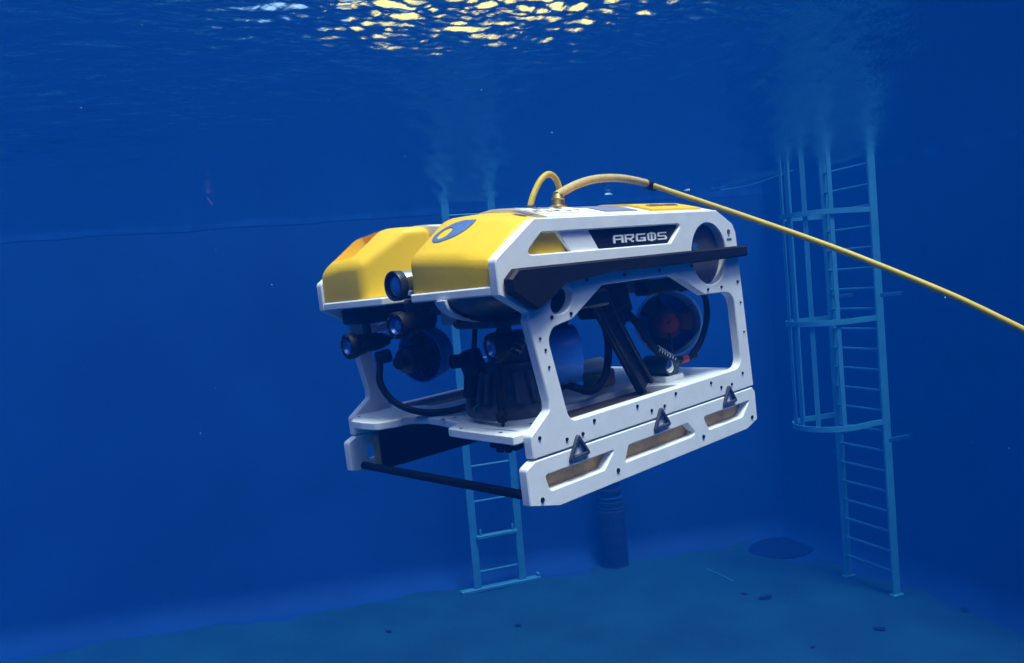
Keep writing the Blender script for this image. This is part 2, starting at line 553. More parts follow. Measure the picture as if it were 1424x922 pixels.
def caged_ladder():
    L = empty('caged_ladder', (4.377, 9.855, FLOOR + 0.03))
    tag(L, 'pale ladder inside a hooped safety cage on the right tank wall', 'ladder')
    O = Vector(L.location)
    a, b = Vector((4.234, 10.218, 0)), Vector((4.52, 9.493, 0))
    d = (b - a).normalized()
    nrm = Vector((-d.y, d.x, 0))
    if nrm.x > 0: nrm = -nrm
    def loc(p): return Vector(p) - O
    rot = Matrix((d, nrm, Vector((0, 0, 1)))).transposed()
    for p in (a, b):
        bm = bmesh.new()
        c = Vector((p.x, p.y, (FLOOR + 0.02 + 0.4) / 2))
        box(bm, loc(c), (0.035, 0.12, 0.38 - FLOOR), rot, 0.006, 1)
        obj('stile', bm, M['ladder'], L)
    me = None
    z = FLOOR + 0.33
    while z < 0.3:
        bm = bmesh.new()
        cyl(bm, loc((a.x, a.y, z)), loc((b.x, b.y, z)), 0.019, 8)
        obj('rung', bm, M['ladder'], L)
        z += 0.2545
    R = (b - a).length / 2
    ctr = (a + b) / 2
    def hoop_pts(z, ext=0.0):
        o = [a - nrm * 0.0]
        pts = [a, a + nrm * 0.22]
        c2 = ctr + nrm * 0.50
        for k in range(0, 19):
            t = PI * k / 18
            pts.append(c2 - d * math.cos(t) * (R + 0.03) + nrm * math.sin(t) * 0.47)
        pts += [b + nrm * 0.22, b]
        return [loc((p.x, p.y, z)) for p in pts]
    def flat_bar(bm, pts, wd, th):
        prev = None
        for i, p in enumerate(pts):
            t = (pts[min(i + 1, len(pts) - 1)] - pts[max(i - 1, 0)]).normalized()
            s = Vector((-t.y, t.x, 0)) * th / 2
            u = Vector((0, 0, wd / 2))
            ring = [bm.verts.new(p + s + u), bm.verts.new(p - s + u), bm.verts.new(p - s - u), bm.verts.new(p + s - u)]
            if prev:
                for k in range(4):
                    bm.faces.new((prev[k], prev[(k + 1) % 4], ring[(k + 1) % 4], ring[k]))
            else:
                bm.faces.new(ring)
            prev = ring
        bm.faces.new(prev[::-1])
    hz = [zc(0.66), zc(-0.67), zc(-1.96)]
    for z in hz:
        bm = bmesh.new()
        flat_bar(bm, hoop_pts(z), 0.065, 0.02)
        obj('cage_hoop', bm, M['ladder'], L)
    hp = hoop_pts(hz[2])
    for k in (3, 6, 9, 11, 14, 18):
        p = hp[k] + O
        q = hp[k + 1] + O
        t = (q - p).normalized()
        nn = Vector((-t.y, t.x, 0))
        bm = bmesh.new()
        inw = (Vector((ctr.x, ctr.y, p.z)) + nrm * 0.4 - p).normalized() * 0.02
        z0, z1 = hz[2] - 0.03, 0.4
        rr = Matrix((t, nn, Vector((0, 0, 1)))).transposed()
        box(bm, loc((p.x + inw.x, p.y + inw.y, (z0 + z1) / 2)), (0.055, 0.014, z1 - z0), rr)
        obj('cage_bar', bm, M['ladder'], L)
    for p in (a, b):
        for z in (zc(-0.40), zc(-2.2)):
            bm = bmesh.new()
            c = p - nrm * 0.19
            box(bm, loc((c.x, c.y, z)), (0.04, 0.36, 0.05), rot, 0.005, 1)
            obj('wall_bracket', bm, M['bracket'], L)
    for p in (a, b):
        bm = bmesh.new()
        box(bm, loc((p.x, p.y, FLOOR + 0.045)), (0.09, 0.16, 0.03), rot, 0.006, 1)
        obj('foot', bm, M['ladder'], L)
caged_ladder()

def plain_ladder():
    a, b = Vector((-0.79, 10.805, 0)), Vector((-0.15, 11.017, 0))
    m_ = (a + b) / 2
    L = empty('ladder', (m_.x, m_.y, FLOOR + 0.03))
    tag(L, 'plain pale ladder with wide rungs standing behind the yellow vehicle', 'ladder')
    O = Vector(L.location)
    d = (b - a).normalized()
    nrm = Vector((-d.y, d.x, 0))
    rot = Matrix((d, nrm, Vector((0, 0, 1)))).transposed()
    for p in (a, b):
        bm = bmesh.new()
        box(bm, Vector((p.x, p.y, (FLOOR + 0.03 + 0.4) / 2)) - O, (0.11, 0.05, 0.37 - FLOOR), rot, 0.006, 1)
        obj('stile', bm, M['ladder2'], L)
    for i in range(11):
        z = zc(-3.9 + i * 0.505)
        if z > 0.3: break
        if i == 1:
            bm = bmesh.new()
            c = m_ - nrm * 0.03
            box(bm, Vector((c.x, c.y, z)) - O, (0.60, 0.09, 0.045), rot, 0.006, 1)
            for s in (-1, 1):
                q = m_ - nrm * 0.05 + d * s * 0.24
                box(bm, Vector((q.x, q.y, z + 0.065)) - O, (0.03, 0.02, 0.10), rot, 0.004, 1)
            obj('tread', bm, M['ladder2'], L)
        else:
            bm = bmesh.new()
            cyl(bm, Vector((a.x, a.y, z)) - O, Vector((b.x, b.y, z)) - O, 0.016, 8)
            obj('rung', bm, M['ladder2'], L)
    bm = bmesh.new()
    box(bm, Vector((-0.46, 10.92, FLOOR + 0.05)) - O, (1.20, 0.10, 0.05), rot, 0.008, 1)
    box(bm, Vector((-0.46, 10.92, FLOOR + 0.05)) - O + d * 0.57 + Vector((0, 0, 0.04)), (0.04, 0.09, 0.06), rot, 0.008, 1)
    obj('foot_bar', bm, M['ladder2'], L)
    for p in (a, b):
        bm = bmesh.new()
        c = p + nrm * 0.22
        box(bm, Vector((c.x, c.y, zc(0.9))) - O, (0.05, 0.38, 0.05), rot, 0.005, 1)
        obj('wall_bracket', bm, M['bracket'], L)
plain_ladder()

def pipe_post():
    bm = bmesh.new()
    prof = [(0, 0), (0.215, 0), (0.22, 0.03), (0.205, 0.05)]
    for k in range(12):
        z = 0.08 + k * 0.063
        prof += [(0.205 + 0.002 * ((k * 7) % 3), z), (0.204 + 0.002 * ((k * 5) % 3), z + 0.04)]
    prof += [(0.205, 0.86), (0.18, 0.89), (0.175, 0.94), (0.195, 0.95), (0.195, 1.00), (0.165, 1.01), (0.165, 1.14), (0.19, 1.15), (0.19, 1.19), (0.16, 1.20), (0.16, 1.30), (0.185, 1.31), (0.185, 1.34), (0.15, 1.36), (0.15, 1.62), (0.12, 1.66), (0, 1.66)]
    lathe(bm, prof, (0, 0, 0), (0, 0, 1), 28)
    o = obj('pipe_post', bm, M['post'], None, 30)
    o.location = (1.25, 11.42, FLOOR + 0.0)
    tag(o, 'dark ribbed pipe standing on the tank floor by the far wall', 'pipe')
    bm = bmesh.new()
    lathe(bm, [(0.178, 0.90), (0.19, 0.905), (0.19, 0.925), (0.178, 0.93)], (0, 0, 0), (0, 0, 1), 28)
    lathe(bm, [(0.168, 1.05), (0.18, 1.055), (0.18, 1.075), (0.168, 1.08)], (0, 0, 0), (0, 0, 1), 28)
    obj('clamp_ring', bm, M['bracket'], o)
pipe_post()

# dark rounded patch by the corner, a thin sheet on the floor
bm = plate(circle2(0, 0, 0.50, 32, 0.42, 0.4), [], 0.008, 0.002, Matrix.Identity(4))
o = obj('floor_patch', bm, M['plate'])
o.location = (3.80, 11.55, FLOOR + 0.026)
tag(o, 'dark rounded patch on the tank floor by the far corner', 'floor plate')

# scraps on the floor
scraps = [((-1.889, 9.689), 0.05, 'small dark scrap on the silt below the plain ladder, leftmost'),
          ((-0.231, 9.538), 0.045, 'dark scrap on the silt in front of the plain ladder, right of the leftmost one'),
          ((2.735, 9.921), 0.055, 'small dark scrap on the silt, left one of the close pair'),
          ((2.971, 9.752), 0.095, 'largest dark scrap on the silt, right one of the close pair'),
          ((3.903, 8.642), 0.08, 'long dark scrap on the silt below the caged ladder'),
          ((5.05, 8.95), 0.06, 'dark scrap at the foot of the right wall beyond the ladder'),
          ((3.01, 8.341), 0.04, 'tiny dark scrap on the silt near the bottom edge of the photo')]
for (x, y), r, lab in scraps:
    pts = []
    for k in range(12):
        a = 2 * PI * k / 12
        rr = r * random.uniform(0.6, 1.1)
        pts.append((rr * 1.15 * math.cos(a), rr * 0.6 * math.sin(a)))
    bm = plate(rounded(pts, 0.01), [], 0.006, 0.0015, Matrix.Identity(4))
    for v in bm.verts:
        v.co.z += 0.10 * abs(v.co.x) * r * 4
    o = obj('floor_scrap', bm, M['debris'])
    o.location = (x, y, FLOOR + 0.044)
    o.rotation_euler = (0, 0, random.uniform(-.5, .5))
    tag(o, lab, 'debris', 'dark scraps on the tank floor')
# a thin pale rod lying on the silt
bm = bmesh.new()
tube(bm, [(2.494, 10.894, FLOOR + 0.040), (2.60, 10.66, FLOOR + 0.045), (2.726, 10.375, FLOOR + 0.040)], 0.008, 6, 6)
tag(obj('silt_rod', bm, M['ladder2']), 'thin pale rod lying half buried in silt near the far corner', 'rod')

# small things floating at the surface
floats = [((3.2, 11.55), 0.055, 'largest pale float on the water by the caged ladder'),
          ((2.75, 11.5), 0.03, 'smaller pale float on the water left of the largest one'),
          ((1.55, 11.2), 0.04, 'dim pale float on the water above the vehicle')]
for (x, y), r, lab in floats:
    bm = bmesh.new()
    lathe(bm, [(0, -r * .6), (r * .7, -r * .5), (r * 1.3, -r * .1), (r * 1.4, r * .2), (r, r * .6), (0, r * .7)], (0, 0, 0), (0, 0, 1), 14)
    o = obj('float', bm, M['pale'], None, 60)
    o.location = (x, y, -0.01)
    tag(o, lab, 'float', 'pale floats by the far wall')
bm = bmesh.new()
tube(bm, [(3.25, 11.55, -0.03), (3.5, 11.0, -0.06), (3.75, 10.4, -0.02), (3.95, 10.0, 0.02)], 0.006, 6, 6)
tag(obj('float_line', bm, M['ladder']), 'thin pale line running from the largest float to the ladder cage', 'rope')
pts = rounded([(-.045, 0), (-.02, .018), (.035, .016), (.05, -.006), (.015, -.018), (-.02, -.016)], 0.012)
bm = plate(pts, [], 0.012, 0.003, Matrix.Identity(4))
for v in bm.verts: v.co.z -= 0.05 * math.sin(v.co.x * 30)
o = obj('floating_leaf', bm, M['pink'])
o.location = (-3.05, 8.2, -0.07)
o.rotation_euler = (0.25, 0.1, 0.4)
o.scale = (.7, .7, .7)
tag(o, 'faded pinkish leaf hanging just under the water surface at left', 'leaf')

# ------------------------------------------------------------------ the vehicle (x forward, y port, z up)
V = empty('underwater_vehicle')
tag(V, 'white and yellow underwater robot with open side frames hanging in mid water', 'underwater robot')
fx = Vector((-0.73180014, -0.68074411, -0.03249627))
fy = Vector((0.68100745, -0.73226643, 0.0038377))
fz = Vector((-0.02640842, -0.01932178, 0.99946449))
VO = Vector((-0.28504382, 2.19136647, -0.5287432 + CAM_Z))
V.matrix_world = Matrix(((fx.x, fy.x, fz.x, VO.x), (fx.y, fy.y, fz.y, VO.y), (fx.z, fy.z, fz.z, VO.z), (0, 0, 0, 1)))
W2 = 0.43
TH = 0.030

panel_out = rounded([(.023, .526), (.024, .612), (-.121, .707), (-.959, .710), (-1.05, .664), (-1.066, .634), (-1.070, .540), (-1.092, .112),
                     (-.03, .112), (-.03, .170), (-.104, .222), (-.105, .246), (-.062, .458), (-.072, .472)],
                    [.004, .018, .012, .01, .02, .03, .01, .006, .006, .01, .012, .012, .02, .01])
win = rounded([(-.128, .400), (-.150, .428), (-.225, .440), (-.359, .5185), (-.692, .5205), (-.848, .445), (-1.018, .440), (-1.028, .185), (-.175, .179)],
              [.04, .03, .05, .015, .015, .03, .06, .045, .035])
oval = circle2(-.193, .493, .046, 36, .030, -0.5)
disc = circle2(-.897, .572, .098, 48)
slotU = rounded([(-.076, .6165), (-.143, .670), (-.758, .672), (-.692, .6165)], [.012, .02, .01, .01])
port_skid = rounded([(-.035, .1075), (-.002, .093), (-.003, .000), (-.105, -.0262), (-1.028, -.026), (-1.098, -.006), (-1.098, .092), (-1.083, .1075)],
                    [.004, .014, .004, .006, .01, .01, .012, .006])
slots = [rounded([(-.065, .064), (-.336, .065), (-.288, .022), (-.078, .022)], [.008, .004, .012, .012]),
         rounded([(-.402, .064), (-.690, .065), (-.727, .027), (-.700, .021), (-.379, .021)], [.008, .012, .008, .008, .004]),
         rounded([(-.777, .067), (-1.055, .066), (-1.003, .022), (-.804, .022)], [.01, .004, .012, .012])]
bolt_pts = [(-.058, .161), (-.155, .136), (-.217, .137), (-.267, .162), (-.455, .164), (-.519, .139), (-.582, .140), (-.643, .166), (-.836, .165), (-.892, .141), (-.956, .140),
            (-.295, .538), (-.456, .5385), (-.622, .539), (-.788, .540), (-.868, .460), (-.947, .461), (-.147, .454), (-.220, .455), (-.097, .406), (-1.028, .165), (-.112, .375), (-.118, .33), (-1.055, .40), (-1.06, .30), (-1.048, .47)]
skid_bolts = [(-.045, .007), (-.344, .0065), (-.767, .007), (-1.063, .008)]
bolt_me = {}
def bolt(x, y, z, side, parent, r=0.0052):
    key = (side, r)
    if key not in bolt_me:
        bm = bmesh.new()
        lathe(bm, [(0, 0.0026), (r * .5, 0.0026), (r * .55, 0.0012), (r * .9, 0.0030), (r, 0.0012), (r, -0.002)], (0, 0, 0), (0, side, 0), 10)
        bolt_me[key] = from_bm(bm, 'bolt')
        bolt_me[key].materials.append(M['black'])
    o = bpy.data.objects.new('bolt', bolt_me[key])
    C.objects.link(o)
    o.location = (x, y, z)
    o.parent = parent

for side in (1, -1):
    yc = side * (W2 - TH / 2)
    yo = side * W2
    p = obj('side_panel', plate(panel_out, [win, oval, disc, slotU], TH, 0.003, XZ(yc)), M['white'], V)
    for (x, z) in bolt_pts:
        bolt(x, yo, z, side, p, 0.0050 if z < .3 or z > .44 else 0.0036)
    s = obj('skid_plate', plate(port_skid, slots, TH, 0.003, XZ(yc)), M['white'], V)
    for (x, z) in skid_bolts:
        bolt(x, yo, z, side, s, 0.0066)
    # foam float behind the skid, black cover on its inner face
    bm = bmesh.new()
    box(bm, (-.565, side * .379, .049), (.95, .038, .100), None, .006, 2)
    fb = obj('foam_block', bm, M['tan'], V)
    bm = bmesh.new()
    box(bm, (-.565, side * .3535, .066), (.946, .008, .155), None, .002, 1)
    obj('inner_cover', bm, M['black'], V)
    bm = bmesh.new()
    box(bm, (-.47, side * .322, .146), (.43, .138, .030), None, .003, 1)
    obj('gap_shade_strip', bm, M['gap_shade'], V)  # dark strip stands in for the shaded gap between deck and side panel
    # bumper along the side
    bp = rounded([(.010, .562), (-.020, .586), (-1.080, .588), (-1.083, .552), (-.80, .549), (-.382, .551), (-.187, .535), (-.115, .494), (-.076, .478), (-.055, .49), (.006, .530)],
                 [.006, .01, .006, .008, .01, .02, .03, .02, .012, .012, .006])
    obj('side_bumper', plate(bp, [], .030, .006, XZ(side * (W2 + .0155))), M['black'], V)
    # shallow recess in the upper side: white back, yellow pocket, black name plate
    back = rounded([(-.196, .610), (-.196, .678), (-.34, .678), (-.34, .610)], 0.002)
    rb = obj('recess_back', plate([(-.262, .611), (-.205, .677), (-.328, .677), (-.372, .611)], [], .014, .001, XZ(side * (W2 - .0155))), M['white'], V)
    obj('yellow_pocket', plate([(-.05, .605), (-.13, .682), (-.2035, .682), (-.2595, .605)], [], .012, .001, XZ(side * (W2 - .027))), M['yellow'], V)
    npl = obj('name_plate', plate(rounded([(-.3295, .677), (-.765, .679), (-.69, .609), (-.3735, .609)], .003), [], .012, .001, XZ(side * (W2 - .018))), M['black'], V)
    # lettering
    def seg(bm, u0, u1, v0, v1, x0, wd, slant=0.0):
        h = 0.0225
        yy = side * (W2 - .0105)
        dx = -1 if side > 0 else 1
        X0 = x0 + dx * u0 * wd
        X1 = x0 + dx * u1 * wd
        z0, z1 = .629 + v0 * h, .629 + v1 * h
        box(bm, ((X0 + X1) / 2, yy, (z0 + z1) / 2), (abs(X1 - X0), .0026, z1 - z0))
    LET = {'A': [(0, .2, 0, .8), (.8, 1, 0, 1), (.1, .8, .8, 1), (.2, .8, .36, .54)],
           'R': [(0, .2, 0, 1), (.2, 1, .82, 1), (.8, 1, .5, .82), (.2, .8, .36, .54), (.5, .72, .18, .36), (.68, .92, 0, .18)],
           'G': [(0, .2, .12, .9), (.1, 1, .9, 1), (.2, .9, .8, .9), (.1, 1, 0, .12), (.2, .8, .12, .2), (.8, 1, .12, .52), (.45, .8, .36, .52)],
           'O': [(0, .2, .12, .88), (.8, 1, .12, .88), (.12, .88, .84, 1), (.12, .88, 0, .16), (.42, .58, .16, .84), (.42, .58, 1.0, 1.10), (.42, .58, -.1, 0)],
           'S': [(0, .2, .44, .9), (.1, 1, .82, 1), (.2, .9, .42, .58), (.8, 1, .1, .42), (0, .8, 0, .18), (.8, .92, 0, .1)]}
    spans = [('A', .435, .046), ('R', .4865, .044), ('G', .5385, .046), ('O', .593, .042), ('S', .643, .046)]
    for ch, u0, wd in spans:
        bm = bmesh.new()
        x0 = -u0 if side > 0 else -(1.124 - u0)
        for s4 in LET[ch]:
            seg(bm, *s4, x0, wd)
        obj('letter', bm, M['letter'], npl, None)
    # end cap seen through the round hole
    bm = bmesh.new()
    yb = side * (W2 - .022)
    lathe(bm, [(0, 0), (.084, 0), (.088, -.004), (.0955, -.004), (.0965, -.012), (.0965, -.07), (0, -.07)], (-.897, yb, .572), (0, side, 0), 48)
    ec = obj('end_cap', bm, M['greydisc'], V)
    bm = bmesh.new()
    lathe(bm, [(0, .008), (.014, .008), (.016, 0), (.016, -.002)], (-.840, yb, .600), (0, side, 0), 16)
    obj('cap_fitting', bm, M['reflector'], ec)
    # three raised triangle frames across the seam
    for xt in (-.191, -.556, -.928):
        tri = [(xt, .146), (xt + .044, .077), (xt - .044, .081)]
        ti = [(xt - .001, .126), (xt + .026, .0885), (xt - .026, .0905)]
        obj('triangle_latch', plate(rounded(tri, .009), [rounded(ti, .003)], .010, .002, XZ(side * (W2 + .0055))), M['gun'], V)
    # small emblem near the rear corner
    bm = plate(circle2(-1.020, .637, .0085, 20), [circle2(-1.020, .637, .005, 16)], .002, .0003, XZ(side * (W2 + .0006)))
    box(bm, (-1.020, side * (W2 + .0006), .637), (.002, .002, .0075))
    box(bm, (-1.020, side * (W2 + .0006), .6245), (.002, .002, .006))
    em = obj('emblem', bm, M['greydisc'], p, None)
    bm = bmesh.new()
    for k in range(5):
        box(bm, (-1.020 + (k - 2) * .0058, side * (W2 + .0006), .613), (.0040, .002, .0050))
    obj('emblem_caption', bm, M['greydisc'], p, None)
    # notches on the rear edge
    for z in (.60, .505):
        bm = bmesh.new()
        box(bm, (-1.070, yc, z), (.012, .020, .014), None, .003, 1)
        obj('rear_lug', bm, M['black'], V)

# --- hull tray with a notch for the camera
tray = rounded([(.023, -.3995), (.023, -.066), (-.09, -.066), (-.09, .066), (.023, .066), (.023, .3995), (-1.05, .3995), (-1.05, -.3995)],
               [.004, .012, .01, .01, .012, .004, .02, .02])
obj('hull_tray', plate(tray, [], .024, .004, XY(.538)), M['white'], V)

def solid_grid(rows, zb):
    """rows: list of point lists (same length) from one side to the other; closed down to z = zb."""
    bm = bmesh.new()
    g = [[bm.verts.new(p) for p in r] for r in rows]
    bot = [[bm.verts.new((r[k][0], r[k][1], zb)) for k in range(len(r))] for r in rows]
    nr, nc = len(g), len(g[0])
    for i in range(nr - 1):
        for k in range(nc - 1):
            bm.faces.new((g[i][k], g[i][k + 1], g[i + 1][k + 1], g[i + 1][k]))
            bm.faces.new((bot[i][k], bot[i + 1][k], bot[i + 1][k + 1], bot[i][k + 1]))
    for i in range(nr - 1):
        bm.faces.new((g[i][0], g[i + 1][0], bot[i + 1][0], bot[i][0]))
        bm.faces.new((g[i][-1], bot[i][-1], bot[i + 1][-1], g[i + 1][-1]))
    for k in range(nc - 1):
        bm.faces.new((g[0][k], bot[0][k], bot[0][k + 1], g[0][k + 1]))
        bm.faces.new((g[-1][k], g[-1][k + 1], bot[-1][k + 1], bot[-1][k]))
    bmesh.ops.recalc_face_normals(bm, faces=bm.faces)
    return bm

def soften(bm, ang, off, seg):
    es = [e for e in bm.edges if len(e.link_faces) == 2 and e.calc_face_angle(0) > math.radians(ang) and (min(v.co.z for v in e.verts) > .56 or (max(v.co.z for v in e.verts) > .6 and max(abs(v.co.y) for v in e.verts) < .35))]
    bmesh.ops.bevel(bm, geom=es, offset=off, segments=seg, affect='EDGES', profile=0.5, clamp_overlap=True)

def pod_rows(ys, zf, zt, zcr, xin):
    rows = []
    for (y, y2, y3), a, b, c, xi in zip(ys, zf, zt, zcr, xin):
        rows.append([(xi, y, a), (-.120 + (xi - .017) * .3, y2, b), (-.200, y3, b + (c - b) * .45)])
    return rows
# port pod
rows = pod_rows([(.056, .062, .068), (.18, .18, .18), (.28, .28, .28), (.3985, .3985, .3985)],
                [.646, .640, .632, .617], [.750, .744, .733, .708], [.766, .764, .754, .7125], [.012, .017, .018, .018])
bm = solid_grid(rows, .551)
soften(bm, 22, .026, 5)
port_pod = obj('float_pod', bm, M['yellow'], V, 50)
# starboard pod, its inner wall slanting back to the middle
rows = pod_rows([(-.3985, -.3985, -.3985), (-.30, -.30, -.30), (-.24, -.235, -.23), (-.172, -.115, -.085)],
                [.652, .660, .662, .656], [.750, .758, .760, .750], [.755, .767, .768, .752], [.018, .018, .018, .018])
bm = solid_grid(rows, .551)
soften(bm, 22, .026, 5)
pod2 = obj('float_pod', bm, M['yellow'], V, 50)
# hand hold cut into the starboard slope
bm = bmesh.new()
sl = Vector((-.138, 0, .105)).normalized()
nrm = Vector((-sl.z, 0, sl.x))
nrm = Vector((.105, 0, .138)).normalized()
rot = Matrix((sl, Vector((0, 1, 0)), nrm)).transposed()
box(bm, Vector((-.080, -.3115, .712)), (.160, .143, .11), rot, .022, 4)
cut = link('cut', from_bm(bm), None)
md = pod2.modifiers.new('cut', 'BOOLEAN')
md.operation = 'DIFFERENCE'
md.object = cut
md.solver = 'EXACT'
cut.parent = V
bpy.context.view_layer.update()
dg = bpy.context.evaluated_depsgraph_get()
me2 = bpy.data.meshes.new_from_object(pod2.evaluated_get(dg))
pod2.modifiers.clear()
pod2.data = me2
me2.shade_smooth()
me2.set_sharp_from_angle(angle=math.radians(40))
bpy.data.objects.remove(cut)

# emblem on the port pod: laid on the slope by dropping it onto the pod's own surface
bmp = bmesh.new(); bmp.from_mesh(port_pod.data)
bvh = BVHTree.FromBMesh(bmp)
def drape(loop_yx, holes, name, m, parent, off=0.0016, th=0.0012):
    """loops given as (y, x) on the pod; a fine plate dropped along -z."""
    bm = plate(loop_yx, holes, th, th * .2, Matrix.Identity(4))
    bmesh.ops.triangulate(bm, faces=bm.faces)
    bmesh.ops.subdivide_edges(bm, edges=bm.edges, cuts=2, use_grid_fill=True)
    for v in bm.verts:
        y, x, t = v.co
        hit, n, _, _ = bvh.ray_cast(Vector((x, y, 1.5)), Vector((0, 0, -1)))
        if hit is None:
            hit, n = Vector((x, y, .7)), Vector((0, 0, 1))
        v.co = hit + n * (off + t)
    return obj(name, bm, m, parent, None)
eye = [(.122, -.037), (.106, -.046), (.100, -.060), (.106, -.074), (.122, -.088), (.150, -.101), (.185, -.108), (.231, -.109), (.231, -.096), (.224, -.075), (.205, -.056), (.180, -.043), (.150, -.036)]
drape(rounded(eye, .012), [circle2(.141, -.066, .0245, 24, .0185, -.3)], 'logo', M['logo'], port_pod)
bmp.free()

# --- top fairing behind the pods
def ztop(y):
    ay = abs(y)
    pts = [(0, .735), (.08, .744), (.15, .757), (.20, .758), (.30, .744), (.40, .7135)]
    for (a, za), (b, zb) in zip(pts, pts[1:]):
        if a <= ay <= b:
            return za + (zb - za) * (ay - a) / (b - a)
    return .71
def strip(x0, x1, dz, ylim, name, m, parent, thick=None):
    ys = np.linspace(-ylim, ylim, 17)
    fr = .012
    rows = [[(x0, y, ztop(y) + dz), (x1, y, ztop(y) + dz)] for y in ys]
    bm = bmesh.new()
    g = [[bm.verts.new(p) for p in r] for r in rows]
    d = thick or .004
    gb = [[bm.verts.new((p[0], p[1], p[2] - d)) for p in r] for r in rows]
    for a, b, c, e in zip(g, g[1:], gb, gb[1:]):
        bm.faces.new((a[0], a[1], b[1], b[0])); bm.faces.new((c[0], e[0], e[1], c[1]))
        bm.faces.new((a[0], b[0], e[0], c[0])); bm.faces.new((a[1], c[1], e[1], b[1]))
    bm.faces.new((g[0][0], gb[0][0], gb[0][1], g[0][1])); bm.faces.new((g[-1][0], g[-1][1], gb[-1][1], gb[-1][0]))
    bmesh.ops.recalc_face_normals(bm, faces=bm.faces)
    return obj(name, bm, m, parent, 30)
fair = strip(-.202, -.985, 0.0, .3985, 'top_fairing', M['white'], V, .13)
lp = strip(-.206, -.425, .003, .37, 'label_panel', M['cream'], fair)
strip(-.475, -.625, .003, .37, 'cover_panel', M['greypanel'], fair)
rc = strip(-.675, -.940, .007, .385, 'rear_cover', M['yellow'], fair, .009)
bm = bmesh.new()
for s in (-1, 1):
    for x in (-.76, -.84):
        box(bm, (x, s * .335, ztop(.335) + .008), (.075, .018, .006), Euler((-s * .33, 0, 0)).to_matrix(), .002, 1)
obj('grip_slot', bm, M['brass'], rc)
# warning marks on the cream panel (port side and starboard side)
for s in (1, -1):
    rr = Euler((-s * .24, 0, 0)).to_matrix()
    for k, (x, y, wx, wy) in enumerate([(-.225, .345, .028, .02), (-.262, .35, .02, .026), (-.262, .31, .02, .026), (-.30, .345, .03, .022), (-.30, .305, .024, .022), (-.345, .35, .026, .02), (-.345, .31, .02, .02), (-.385, .345, .024, .016), (-.24, .265, .05, .012), (-.31, .255, .05, .012), (-.38, .27, .04, .012)]):
        bm = bmesh.new()
        z = ztop(y) + .0035
        if k % 2:
            q = [(-wx / 2, -wy / 2), (wx / 2, -wy / 2), (0, wy / 2)]
            bmx = plate(q, [[(a * .5, b * .5 - .001) for a, b in q]], .0016, .0002, Matrix.Translation((x, s * y, z)) @ rr.to_4x4())
            bm.free(); bm = bmx
        else:
            box(bm, (x, s * y, z), (wx, wy * .35, .0016), rr)
            box(bm, (x, s * y - s * wy * .5 * math.cos(.24), z + wy * .5 * math.sin(.24)), (wx * .8, wy * .3, .0016), rr)
        obj('warning_mark', bm, M['greypanel'] if k % 3 else M['greydisc'], lp, None)
# second emblem at the front of the fairing
bm = bmesh.new()
box(bm, (-.178, .335, .7318), (.030, .05, .002), Euler((-.30, -.08, 0)).to_matrix(), .0008, 1)
obj('logo', bm, M['logo'], port_pod)

# --- underside of the pods
bm = bmesh.new()
mx = Matrix.Translation((-.155, .235, .527)) @ Matrix.Diagonal((.17, .145, .060, 1))
bmesh.ops.create_uvsphere(bm, u_segments=32, v_segments=16, radius=1, matrix=mx)
bmesh.ops.bisect_plane(bm, geom=bm.verts[:] + bm.edges[:] + bm.faces[:], plane_co=(0, 0, .525), plane_no=(0, 0, 1), clear_outer=True)
obj('belly_dark_fill', bm, M['dark'], V, 60)  # dark body stands in for the darkness of the open hollow here
bm = bmesh.new()
mx = Matrix.Translation((-.155, .235, .527)) @ Matrix.Diagonal((.19, .158, .078, 1))
bmesh.ops.create_uvsphere(bm, u_segments=40, v_segments=20, radius=1, matrix=mx)
for co_, no_ in (((0, 0, .525), (0, 0, 1)), ((-.155, .185, 0), (-.25, 1, 0)), ((0, 0, .455), (0, 0, -1))):
    bmesh.ops.bisect_plane(bm, geom=bm.verts[:] + bm.edges[:] + bm.faces[:], plane_co=co_, plane_no=no_, clear_outer=True)
bmesh.ops.solidify(bm, geom=bm.faces[:], thickness=.008)
obj('belly_fairing', bm, M['white'], V, 60)
bm = bmesh.new()
box(bm, (-.12, -.29, .500), (.20, .17, .052), None, .008, 2)
obj('electronics_box', bm, M['black'], V)
bm = bmesh.new()
box(bm, (-.52, 0, .4995), (.62, .50, .052), None, .01, 2)
obj('frame_tray', bm, M['dark'], V)
bm = bmesh.new()
box(bm, (-.16, .035, .486), (.06, .085, .075), None, .008, 2)
obj('junction_box', bm, M['grey'], V)
bm = bmesh.new()
cyl(bm, (-.13, .062, .452), (-.10, .10, .450), .008, 10)
obj('cable_plug', bm, M['red'], V)

# --- deck plate
deck = rounded([(-.045, -.3995), (.020, -.330), (.024, -.26), (.018, -.19), (-.040, -.163), (-.085, -.165), (-.106, -.10), (-.098, -.02), (-.075, .095), (-.010, .125), (-.004, .19), (.000, .29), (.002, .3995),
                (-.20, .3995), (-.255, .245), (-.68, .245), (-.76, .385), (-1.07, .385), (-1.07, -.385), (-.76, -.385), (-.68, -.245), (-.255, -.245), (-.20, -.3995)],
               [.02, .04, .02, .03, .02, .03, .02, .02, .008, .008, .01, .01, .004, .01, .03, .03, .03, .01, .01, .03, .03, .03, .01])
dholes = [rounded([(-.035, -.34), (-.035, -.25), (-.05, -.25), (-.05, -.34)], .007), rounded([(-.045, .24), (-.045, .36), (-.06, .36), (-.06, .24)], .007),
          rounded([(-.18, -.06), (-.18, .04), (-.30, .04), (-.30, -.06)], .02), rounded([(-.52, -.22), (-.52, .02), (-.86, .02), (-.86, -.22)], .03)]
dk = obj('deck_plate', plate(deck, dholes, .024, .003, XY(.164)), M['white'], V)
